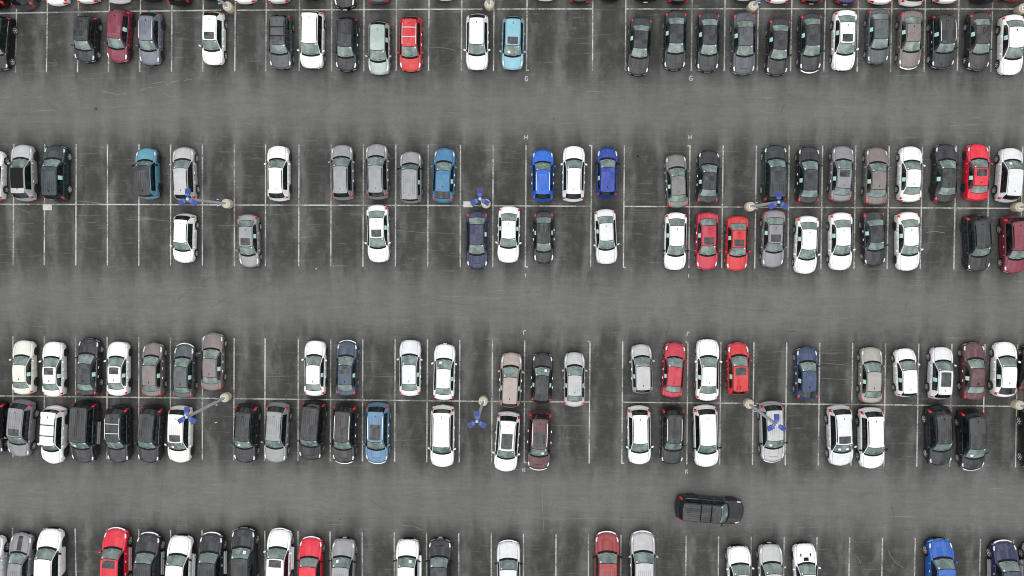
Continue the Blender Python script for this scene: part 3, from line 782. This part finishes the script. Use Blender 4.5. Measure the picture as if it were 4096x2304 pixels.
def place(i, n, row):
    return ('%s from the left in the %s' % (ORD[i], row)) if i < (n+1)//2 else ('%s from the right in the %s' % (ORD[n-1-i], row))
# (sheet, type, paint, roof-rear x, tail y, nose x, nose y, options, description)
ROWS = {}
ROWS['first full row'] = [
 ('A','large','black',-72,150,-10,712,'c','black SUV half out of frame'),
 ('A','cross','charcoal',822,148,868,635,'g','charcoal SUV with plain grooved roof'),
 ('A','cross','maroon',1162,82,1195,635,'ckd','maroon SUV, chrome window line'),
 ('A','cross_b','bluegrey',1468,115,1520,662,'crgd','blue-grey SUV with silver rails'),
 ('A','cross_b','white',2105,110,2155,663,'s','white SUV with dark sunroof'),
 ('B','suv','slate',243,125,290,640,'Rxs','dark grey SUV with black crossbars'),
 ('B','van','white',543,92,572,634,'R','tall white wagon, grey roof rails'),
 ('B','cross','charcoal',870,145,888,662,'ch','charcoal SUV, chrome door handles'),
 ('B','hatch','mint',1168,190,1185,692,'gk','pale green-silver hatchback'),
 ('B','cross','red',1460,140,1475,664,'rXch','red SUV with white crossbars'),
 ('B','cross_b','white',2078,118,2083,650,'','white SUV with red tail lights'),
 ('B','cross','sky',2415,140,2405,648,'swc','pale sky-blue SUV with dark sunroof'),
 ('C','sedan_c','charcoal',1290,165,1235,740,'kc','charcoal sedan nosing past its line'),
 ('C','sedan','charcoal',1625,102,1595,692,'kc','charcoal sedan beside a white line'),
 ('C','sedan','charcoal',1950,115,1915,708,'kc','charcoal sedan, red tail light corners'),
 ('C','sedan_c','slate',2295,120,2265,735,'kcn','slate-grey sedan by lamp base'),
 ('D','sedan','charcoal',225,175,165,742,'kc','charcoal sedan with pale rear window'),
 ('D','sedan_b','charcoal',530,125,490,705,'kcf','charcoal sedan with chrome bumper line'),
 ('D','sedan_b','white',870,95,810,692,'ks','white sedan with dark sunroof'),
 ('D','sedan_b','slate',1195,80,1145,628,'kc','dark grey sedan over back line'),
 ('D','sedan','taupe',1515,100,1450,668,'kcf','brown-grey sedan'),
 ('D','suv_b','charcoal',1840,130,1770,676,'krch','dark SUV with silver rails'),
 ('D','sedan','browncoal',2190,115,2120,692,'kc','dark brown-grey sedan'),
 ('D','sedan_b','white',2510,140,2435,735,'k','white sedan cut by frame'),
]
ROWS['second full row'] = [
 ('E','sedan','white',-130,660,-50,150,'','white car cut by frame'),
 ('E','cross_b','silver',180,665,243,97,'bchd','silver SUV with black roof'),
 ('E','suv','teal',490,672,575,100,'gk','dark green SUV'),
 ('E','boxy','lagoon',1440,645,1485,132,'Bmgd','light blue SUV with black roof'),
 ('E','cross','silver',1820,668,1858,123,'Rh','silver SUV under blue lamps'),
 ('F','cross_b','white',255,665,293,108,'Rd','white SUV'),
 ('F','cross','grey',908,655,932,98,'Rhd','grey SUV with pale windscreen'),
 ('F','cross','grey',1262,648,1278,90,'Rh','grey SUV with wide back window'),
 ('F','boxy','grey',1602,686,1622,165,'gkmc','grey ribbed-roof wagon'),
 ('F','lift','ocean',1930,682,1965,130,'kh','ocean-blue hatchback'),
 ('G','cross_b','bright_blue',330,668,330,147,'rgh','bright blue SUV with silver rails'),
 ('G','cross_b','white',640,672,643,110,'R','white SUV with grey rails'),
 ('G','hatch','royal',980,634,980,125,'kmc','royal-blue hatchback'),
 ('G','sedan_b','stone',1705,735,1662,192,'kh','stone-grey sedan crossing its line'),
 ('G','sedan','charcoal',2000,692,2000,150,'khs','dark charcoal sedan'),
 ('H','suv','darkgreen',182,665,150,95,'cpg','dark green SUV with glass roof'),
 ('H','sedan_b','charcoal',498,672,480,107,'khc','charcoal sedan right of green SUV'),
 ('H','sedan_b','lilac',815,648,815,105,'khs','silver-lilac sedan with dark sunroof'),
 ('H','sedan','taupe',1160,680,1140,117,'kc','brown-grey sedan'),
 ('H','sedan','white',1500,652,1470,108,'kh','white sedan without sunroof'),
 ('H','sedan','charcoal',1838,662,1810,85,'kd','charcoal sedan beside crimson sedan'),
 ('H','sedan','hotred',2155,642,2120,85,'ksd','crimson sedan with dark sunroof'),
 ('H','cross','pearl',2480,655,2440,125,'Wh','white hatch-backed SUV cut by frame'),
]
ROWS['third full row'] = [
 ('E','cross_b','white',1815,790,1860,1288,'Rh','white SUV with black rear glass'),
 ('E','small','grey',2465,797,2518,1335,'ks','grey sedan with dark sunroof'),
 ('F','sedan_b','white',1265,700,1300,1285,'ks','white sedan with dark sunroof'),
 ('F','sedan_b','navy',2280,765,2287,1352,'kn','navy blue sedan'),
 ('G','sedan','white',-8,715,-20,1288,'k','white sedan beside navy sedan'),
 ('G','small','charcoal',338,765,340,1300,'kgh','black compact with white headlights'),
 ('G','sedan','pearl',960,745,975,1302,'k','silver-white sedan alone in bay'),
 ('G','sedan_b','white',1685,778,1655,1362,'km','white sedan, black mirrors'),
 ('G','sedan_b','crimson',2005,778,1975,1360,'ksh','red sedan beside white sedan'),
 ('G','sedan','red',2310,815,2275,1370,'ks','smaller bright red sedan'),
 ('H','sedan','lilac',170,728,125,1292,'ks','silver-lilac sedan with sunroof'),
 ('H','sedan_b','white',500,785,440,1352,'k','white sedan parked furthest forward'),
 ('H','sedan','white',825,752,785,1318,'k','white sedan, plain roof'),
 ('H','sedan_c','charcoal',1140,740,1120,1278,'khc','charcoal sedan between white sedans'),
 ('H','sedan','white',1480,748,1440,1322,'kd','white sedan with black wheels'),
 ('H','suv_b','charcoal',2170,768,2120,1330,'Rd','dark charcoal SUV'),
 ('H','suv','maroon',2545,782,2470,1348,'Rhc','maroon SUV cut by frame'),
]
ROWS['fourth full row'] = [
 ('I','sedan','cream',180,668,240,145,'kd','cream white sedan'),
 ('I','sedan','white',475,688,525,157,'ksd','white sedan with dark sunroof'),
 ('I','sedan_b','charcoal',805,683,870,123,'kch','charcoal black sedan'),
 ('I','sedan','white',1100,680,1150,157,'ksd','white sedan with dark sunroof'),
 ('I','small','taupe',1440,687,1488,167,'kch','taupe sedan'),
 ('I','small','slate',1740,702,1790,182,'kf','slate-grey sedan'),
 ('I','sedan','taupe',2020,630,2065,70,'kch','taupe sedan parked forward'),
 ('J','sedan_b','white',605,682,635,147,'kd','white sedan beside steel-blue sedan'),
 ('J','sedan_b','steel',910,683,945,152,'ksf','steel-blue sedan with dark sunroof'),
 ('J','sedan_b','pearl',1535,682,1550,140,'kh','white sedan with silver sides'),
 ('J','sedan_b','white',1862,720,1885,182,'kWl','white sedan left of lamp base'),
 ('K','hatch','rose',135,786,160,258,'kh','rose-beige hatchback'),
 ('K','lift','charcoal',440,742,455,262,'kwh','black liftback, red lights'),
 ('K','small','silver',757,772,755,255,'kg','silver compact sedan'),
 ('K','hatch','silver',1415,652,1385,180,'kh','silver-grey hatchback'),
 ('K','sedan_b','crimson',1690,685,1715,165,'kh','crimson sedan, body-colour roof'),
 ('K','sedan','white',2030,716,2020,130,'kh','white sedan between red cars'),
 ('K','hatch','red',2335,668,2305,162,'ks','bright red hatchback with sunroof'),
 ('L','lift','navyblue',485,725,455,208,'khc','navy blue hatchback'),
 ('L','sedan_b','beige',1110,750,1080,210,'khc','beige-silver sedan'),
 ('L','hatch','white',1470,694,1400,222,'kh','small white hatchback'),
 ('L','cross_b','pearl',1800,718,1755,207,'kph','white SUV with long glass roof'),
 ('L','sedan','plum',2110,724,2065,162,'kh','dark maroon sedan'),
 ('L','lift','white',2410,694,2370,158,'k','white liftback, black rear glass'),
 ('L','sedan','black',2650,640,2650,190,'','black car at frame edge'),
]
ROWS['fifth full row'] = [
 ('I','suv','black',-124,725,-50,1240,'','black car at frame edge'),
 ('I','suv','lilac',155,722,200,1268,'sg','grey-lilac SUV with small sunroof'),
 ('I','boxy','white',470,780,525,1335,'Rxd','white SUV with black crossbars'),
 ('I','large','charcoal',760,722,820,1328,'gcwdnt','large black SUV'),
 ('I','suv_b','charcoal',1085,770,1160,1328,'rXcgd','charcoal SUV with white roof rack'),
 ('I','suv_b','charcoal',1420,770,1447,1328,'cgd','charcoal SUV with bare roof'),
 ('I','suv','offwhite',1695,780,1745,1325,'swgd','off-white SUV under blue lamps'),
 ('I','suv_b','charcoal',2350,752,2375,1328,'Rgwn','charcoal SUV right of lamp base'),
 ('J','suv_b','grey',240,748,250,1325,'gR','medium grey SUV'),
 ('J','large','charcoal',590,722,585,1300,'gn','long charcoal ribbed-roof SUV'),
 ('J','suv','browncoal',895,748,910,1328,'rsgnhf','dark SUV with silver rails'),
 ('J','suv','powder',1215,750,1230,1328,'rpgnhf','powder-blue SUV with glass roof'),
 ('J','large','white',1850,775,1860,1368,'Rhq','large white SUV, black rails'),
 ('K','suv','white',130,825,95,1388,'Rp','white SUV with glass roof'),
 ('K','suv','plum',435,808,410,1368,'rpgnhWf','plum SUV with silver rails'),
 ('K','cross','white',1380,768,1370,1320,'Rh','white SUV, slim roof'),
 ('K','suv_b','charcoal',1712,770,1675,1322,'rgcs','charcoal SUV with silver rails'),
 ('K','suv','white',2020,760,2005,1345,'mh','white SUV with black mirrors'),
 ('L','suv','silver',150,738,125,1315,'gnmcwf','silver SUV under blue lamps'),
 ('L','suv','pearl',820,775,780,1355,'RshwW','white SUV with sunroof'),
 ('L','suv','white',1130,797,1075,1382,'Rm','white SUV, plain roof'),
 ('L','suv_b','charcoal',1785,775,1735,1355,'gR','charcoal SUV, grooved roof'),
 ('L','van','charcoal',2115,808,2045,1395,'wf','tall charcoal SUV, smooth roof'),
 ('L','suv','black',2730,790,2650,1390,'','black car at frame edge'),
]
ROWS['bottom row'] = [
 ('M','truck','pearl',-150,1260,-50,595,'','white pickup cut by side edge'),
 ('M','sedan_c','lilac',130,1190,236,575,'zgd','grey car with black bonnet stripe'),
 ('M','large','white',425,1190,535,528,'dmh','big white SUV with black nose'),
 ('M','large','hotred',1095,1185,1185,528,'stgfh','crimson SUV with small sunroof'),
 ('M','large','charcoal',1425,1222,1515,575,'gtmf','charcoal SUV beside crimson SUV'),
 ('M','large','white',1740,1240,1835,598,'dmth','white SUV with body-colour nose'),
 ('M','large','charcoal',2075,1215,2142,575,'gtfhc','charcoal SUV with chrome nose'),
 ('M','large','charcoal',2415,1190,2462,518,'wgm','charcoal SUV standing furthest forward'),
 ('N','large','white',220,1060,285,488,'stfh','white SUV with sunroof'),
 ('N','truck','hotred',520,1160,568,565,'mfl','red truck with white bumper'),
 ('N','large','grey',815,1130,868,575,'gWlm','grey SUV with paper in windscreen'),
 ('N','large','white',1428,1120,1450,580,'wmt','white SUV with windscreen paper'),
 ('N','large','charcoal',1726,1130,1745,574,'nml','charcoal SUV with plate'),
 ('N','large','pearl',2370,1150,2370,598,'mlfh','white SUV standing alone'),
 ('O','large','brick',950,1190,940,548,'gnmfh','dull red SUV with ribbed roof'),
 ('O','large','silver',1305,1190,1285,543,'glfh','silver ribbed-roof SUV'),
 ('O','suv_b','white',2265,1250,2215,680,'h','white SUV with sloping nose'),
 ('P','suv_b','silver',150,1250,100,660,'lh','silver SUV'),
 ('P','sedan_c','white',498,1262,432,658,'vd','white sports coupe with bonnet vents'),
 ('P','large','blue',1828,1240,1742,608,'h','bright blue SUV'),
 ('P','large','navy',2470,1262,2360,632,'tfh','dark navy SUV, chrome nose'),
 ('P','large','silver',2790,1262,2675,640,'t','silver car at frame edge'),
]
for row, cars in ROWS.items():
    n = len(cars)
    for i, (tl, tn, colr, rx, ty, nx, ny, op, desc) in enumerate(cars):
        H = TYPES[tn]['H']
        a = px(tl, rx, ty); b = px(tl, nx, ny)
        tx = U(a[0], a[1], H-.05)[0]
        rear_z = .85 if a[1] < 965 and b[1] > a[1] else .62
        tyw = U(a[0], a[1], rear_z)[1]
        nw = U(b[0], b[1], .55)
        make_car(tn, colr, (tx, tyw), nw, b, op, '%s, %s' % (desc, place(i, n, row)))
# the row cut by the top edge: only tails (one nose) show
TOP = [('A','suv','black',-20,96,''),('A','suv_b','slate',272,108,''),('A','sedan','white',600,65,''),('A','sedan_b','white',905,43,''),('A','cross','white',1215,42,''),
 ('A','sedan','black',1530,20,''),('A','cross','black',1820,66,''),('A','sedan','black',2140,12,''),('A','sedan','white',2480,45,''),
 ('b','sedan','pearl',240,43,'f'),('b','sedan','plum',560,8,''),('b','small','black',900,-1,'N'),('b','sedan','slate',1240,45,''),('b','sedan','white',1915,12,''),
 ('c','sedan','white',330,15,''),('c','sedan_b','black',675,45,''),('c','sedan','black',990,23,''),('c','cross','black',1340,27,'q'),('c','sedan_b','black',1660,44,''),('c','sedan','white',2320,12,''),
 ('d','sedan','white',85,40,''),('d','sedan','black',430,43,'q'),('d','sedan_b','navy',770,52,'q'),('d','sedan','white',1115,50,''),('d','cross','white',1425,68,''),('d','sedan','white',1768,42,''),('d','cross','charcoal',2145,45,''),('d','sedan','brick',2440,20,'')]
DT = {'black': 'black', 'slate': 'dark grey', 'white': 'white', 'pearl': 'silver-white', 'plum': 'dark plum', 'navy': 'dark blue-black', 'charcoal': 'charcoal', 'brick': 'red'}
for i, (tl, tn, colr, x, y, op) in enumerate(TOP):
    T = TYPES[tn]
    if 'N' in op:
        b = px(tl, x, 104); nw = U(b[0], b[1], .4); tw = nw+np.array([.1, T['L']+.08, 0])
        what = 'car nose over the line'
    else:
        b = px(tl, x, y); tw = U(b[0], b[1], .45); nw = tw+np.array([-(b[0]-2130)/2130*.0+(.15 if b[0] > 2100 else -.1), T['L']+.08, 0]); what = 'car tail'
    make_car(tn, colr, tw, nw, b, op.replace('N', 'l'), '%s %s, %s' % (DT[colr], what, place(i, len(TOP), 'top cut-off row')), merge=('N' not in op))
# the large black SUV driving along the lowest aisle
a = U(*px('O', 1603, 300), .62); b = U(*px('O', 2268, 352), .55)
av = make_car('large', 'charcoal', a, b, None, 'gxcd', 'long black SUV with two crossbars driving alone along the lowest aisle')
av.name = 'driving_suv'; av['group'] = ''
del av['group']

# ------------------------------------------------------------------ lamp posts
def conc_build(N, b):
    g = N.n('ShaderNodeTexCoord'); n = N.noise(g.outputs['Object'], 3.0, 6, 0.7)
    N.L.new(N.mix(N.ramp(n, .3, .75), (0.52, 0.47, 0.36, 1), (0.36, 0.32, 0.25, 1)), b.inputs['Base Color'])
CONC = mat('painted_concrete', (.5, .46, .36), .85, build=conc_build)
GALV = mat('galvanised', (0.42, 0.435, 0.435), .6, .0)
WHITEM = mat('white_metal', (0.72, 0.73, 0.75), .4)
BLUE = mat('floodlight_blue', (0.022, 0.080, 0.36), .35, 0, .3)
DBLUE = mat('floodlight_dark_blue', (0.004, 0.018, 0.17), .4, 0, .2)
LAMPS = {}
def lamp_meshes():
    m = MB(); m.cyl([(.395, 0), (.395, .62), (.375, .67), (.33, .69), (.02, .70)], 32); LAMPS['base'] = m.data('base', [CONC], 30)
    m = MB(); m.box(-.16, .16, -.16, .16, .70, .735, 0, bev=.01)
    for sx in (-1, 1):
        for sy in (-1, 1): m.cyl([(.02, .735), (.02, .78)], 8, (sx*.12, sy*.12), mi=0)
    LAMPS['plate'] = m.data('base_plate', [WHITEM])
    m = MB(); m.loft([[(sx*r, sy*r, h) for sx, sy in ((-1, -1), (1, -1), (1, 1), (-1, 1))] for r, h in ((.088, .735), (.084, 7.66))], 0, True, True); LAMPS['pole'] = m.data('pole', [GALV])
    m = MB(); m.box(-.09, .09, -.09, .09, 7.66, 7.74, 0, bev=.02); m.cyl([(.09, 7.74), (.01, 7.88)], 8); LAMPS['cap'] = m.data('pole_cap', [WHITEM])
    # floodlight pointing along +y: arm, pale hood, dark rear shell
    m = MB(); m.box(-.035, .035, .07, .26, 7.60, 7.66, 0)
    sl = lambda p: (p[0], p[1], p[2]+(.40-p[1])*.10)
    m.box(-.165, .165, .22, .39, 7.56, 7.70, 0, sl, bev=.01)
    LAMPS['flood'] = m.data('floodlight', [BLUE])
    m = MB(); m.box(-.185, .185, .385, .77, 7.53, 7.69, 1, sl, bev=.008); m.box(-.165, .165, .40, .75, 7.69, 7.70, 0, sl, bev=.003)
    LAMPS['shell'] = m.data('lamp_housing', [DBLUE, BLUE])
    m = MB(); m.box(-.03, .03, -.36, .36, 2.18, 2.23, 0)
    LAMPS['arm'] = m.data('bracket', [DBLUE])
    m = MB()
    for s_ in (-1, 1):
        m.cyl([(.06, 2.10), (.07, 2.14), (.07, 2.27), (.05, 2.30)], 10, (0, s_*.36), mi=0); m.box(-.075, .075, s_*.26-.02, s_*.26+.02, 2.15, 2.29, 1)
    LAMPS['spot'] = m.data('security_camera', [DBLUE, WHITEM])
lamp_meshes()
def lamp(x, y, label, bracket=True, rot=0.0, flood=True):
    c = U(x, y, .70); r = bpy.data.objects.new('lamp_post', None); C.objects.link(r); r.location = (c[0], c[1], 0)
    tag(r, label, 'lamp post', 'lamp posts between the bays')
    r.rotation_euler = (0, 0, rot)
    link('base', LAMPS['base'], r); link('base_plate', LAMPS['plate'], r); link('pole', LAMPS['pole'], r); link('pole_cap', LAMPS['cap'], r)
    for a in (0, 120, 240):
        f = link('floodlight', LAMPS['flood'], r); f.rotation_euler = (0, 0, R_(a)); link('lamp_housing', LAMPS['shell'], f)
    if bracket: a = link('bracket', LAMPS['arm'], r); link('security_camera', LAMPS['spot'], a)
Q = 'lamp post with three blue floodlights, '
lamp(902.6, 814, 'grey '+Q+'head over the silver SUV'); lamp(1943, 814, 'grey '+Q+'beside a white box lid', False)
lamp(3004, 826, 'grey '+Q+'head over the dark green SUV'); lamp(4081, 828, 'pole on cream base at right edge, second line of bays')
lamp(896.5, 1592, 'grey '+Q+'head over the off-white SUV'); lamp(1932, 1606.5, 'grey '+Q+'over an empty bay below base', False)
lamp(2999, 1617.7, 'grey '+Q+'head over the silver ribbed SUV'); lamp(4082, 1622, 'pole on cream base at right edge, third line of bays')
lamp(908, 24, 'cream lamp base at top edge, leftmost of four'); lamp(1956, 15, 'cream lamp base at top edge, above the white SUV', False)
lamp(3014, 22, 'cream lamp base at top edge, above the slate-grey sedan'); lamp(4096, 32, 'cream lamp base in the top right corner')

# ------------------------------------------------------------------ small things on the ground
def pad(x, y, label, rot=0):
    c = U(x, y, .05); r = bpy.data.objects.new('utility_box', None); C.objects.link(r); r.location = (c[0], c[1], 0)
    r.rotation_euler = (0, 0, rot)
    tag(r, label, 'utility box', 'utility boxes on the middle line')
    m = MB(); m.box(-.40, .40, -.25, .25, 0, .05, 0, bev=.02); link('frame', m.data('frame', [PADM]), r)
    m = MB(); m.box(-.35, .35, -.205, .205, .05, .06, 0, bev=.005)
    for sx in (-1, 1): m.box(sx*.17-.06, sx*.17+.06, -.012, .012, .06, .064, 1)
    link('lid', m.data('lid', [PADM, BLACK]), r)
def pad_build(N, b):
    g = N.n('ShaderNodeTexCoord'); n = N.noise(g.outputs['Object'], 6.0, 5, 0.7)
    N.L.new(N.mix(N.ramp(n, .3, .8), (0.55, 0.54, 0.50, 1), (0.36, 0.35, 0.32, 1)), b.inputs['Base Color'])
PADM = mat('pale_lid', (.5, .5, .46), .8, build=pad_build)
pad(189, 829, 'pale rectangular utility box lid below the dark green SUV'); pad(1872, 817, 'pale rectangular utility box lid beside the central lamp base')
def scrap(x, y, w_, h_, m_, label, rot=0, name='litter_scrap'):
    c = U(x, y); m = MB(); n = 9; z = .02
    rs = []
    for k in range(n):
        a = 2*math.pi*k/n; r = 1+.3*math.sin(k*2.3); rs.append((w_/2*r*math.cos(a), h_/2*r*math.sin(a)))
    m.loft([[(p[0], p[1], .006) for p in rs], [(p[0]*.9, p[1]*.9, z+.01*math.sin(i)) for i, p in enumerate(rs)]], 0, True, True)
    o = link(name, m.data(name, [m_], smooth=False)); o.location = (c[0], c[1], 0); o.rotation_euler = (0, 0, rot)
    tag(o, label, 'litter')
SCRB = mat('dark_scrap', (.02, .018, .016), .8)
scrap(864, 1690, .26, .10, PADM, 'white scrap of paper in the empty bay by a lamp post', .2)
scrap(1360, 2077, .30, .05, SCRB, 'thin black curved scrap on the lowest aisle', .7)
scrap(1265, 1075, .12, .12, PADM, 'small white round scrap below an empty bay, third full row')
scrap(2215, 475, .14, .16, mat('brown_leaf', (.10, .05, .03), .8), 'small brown scrap in the middle of the upper aisle')
print('cars', ncar, 'objects', len(scene.objects))
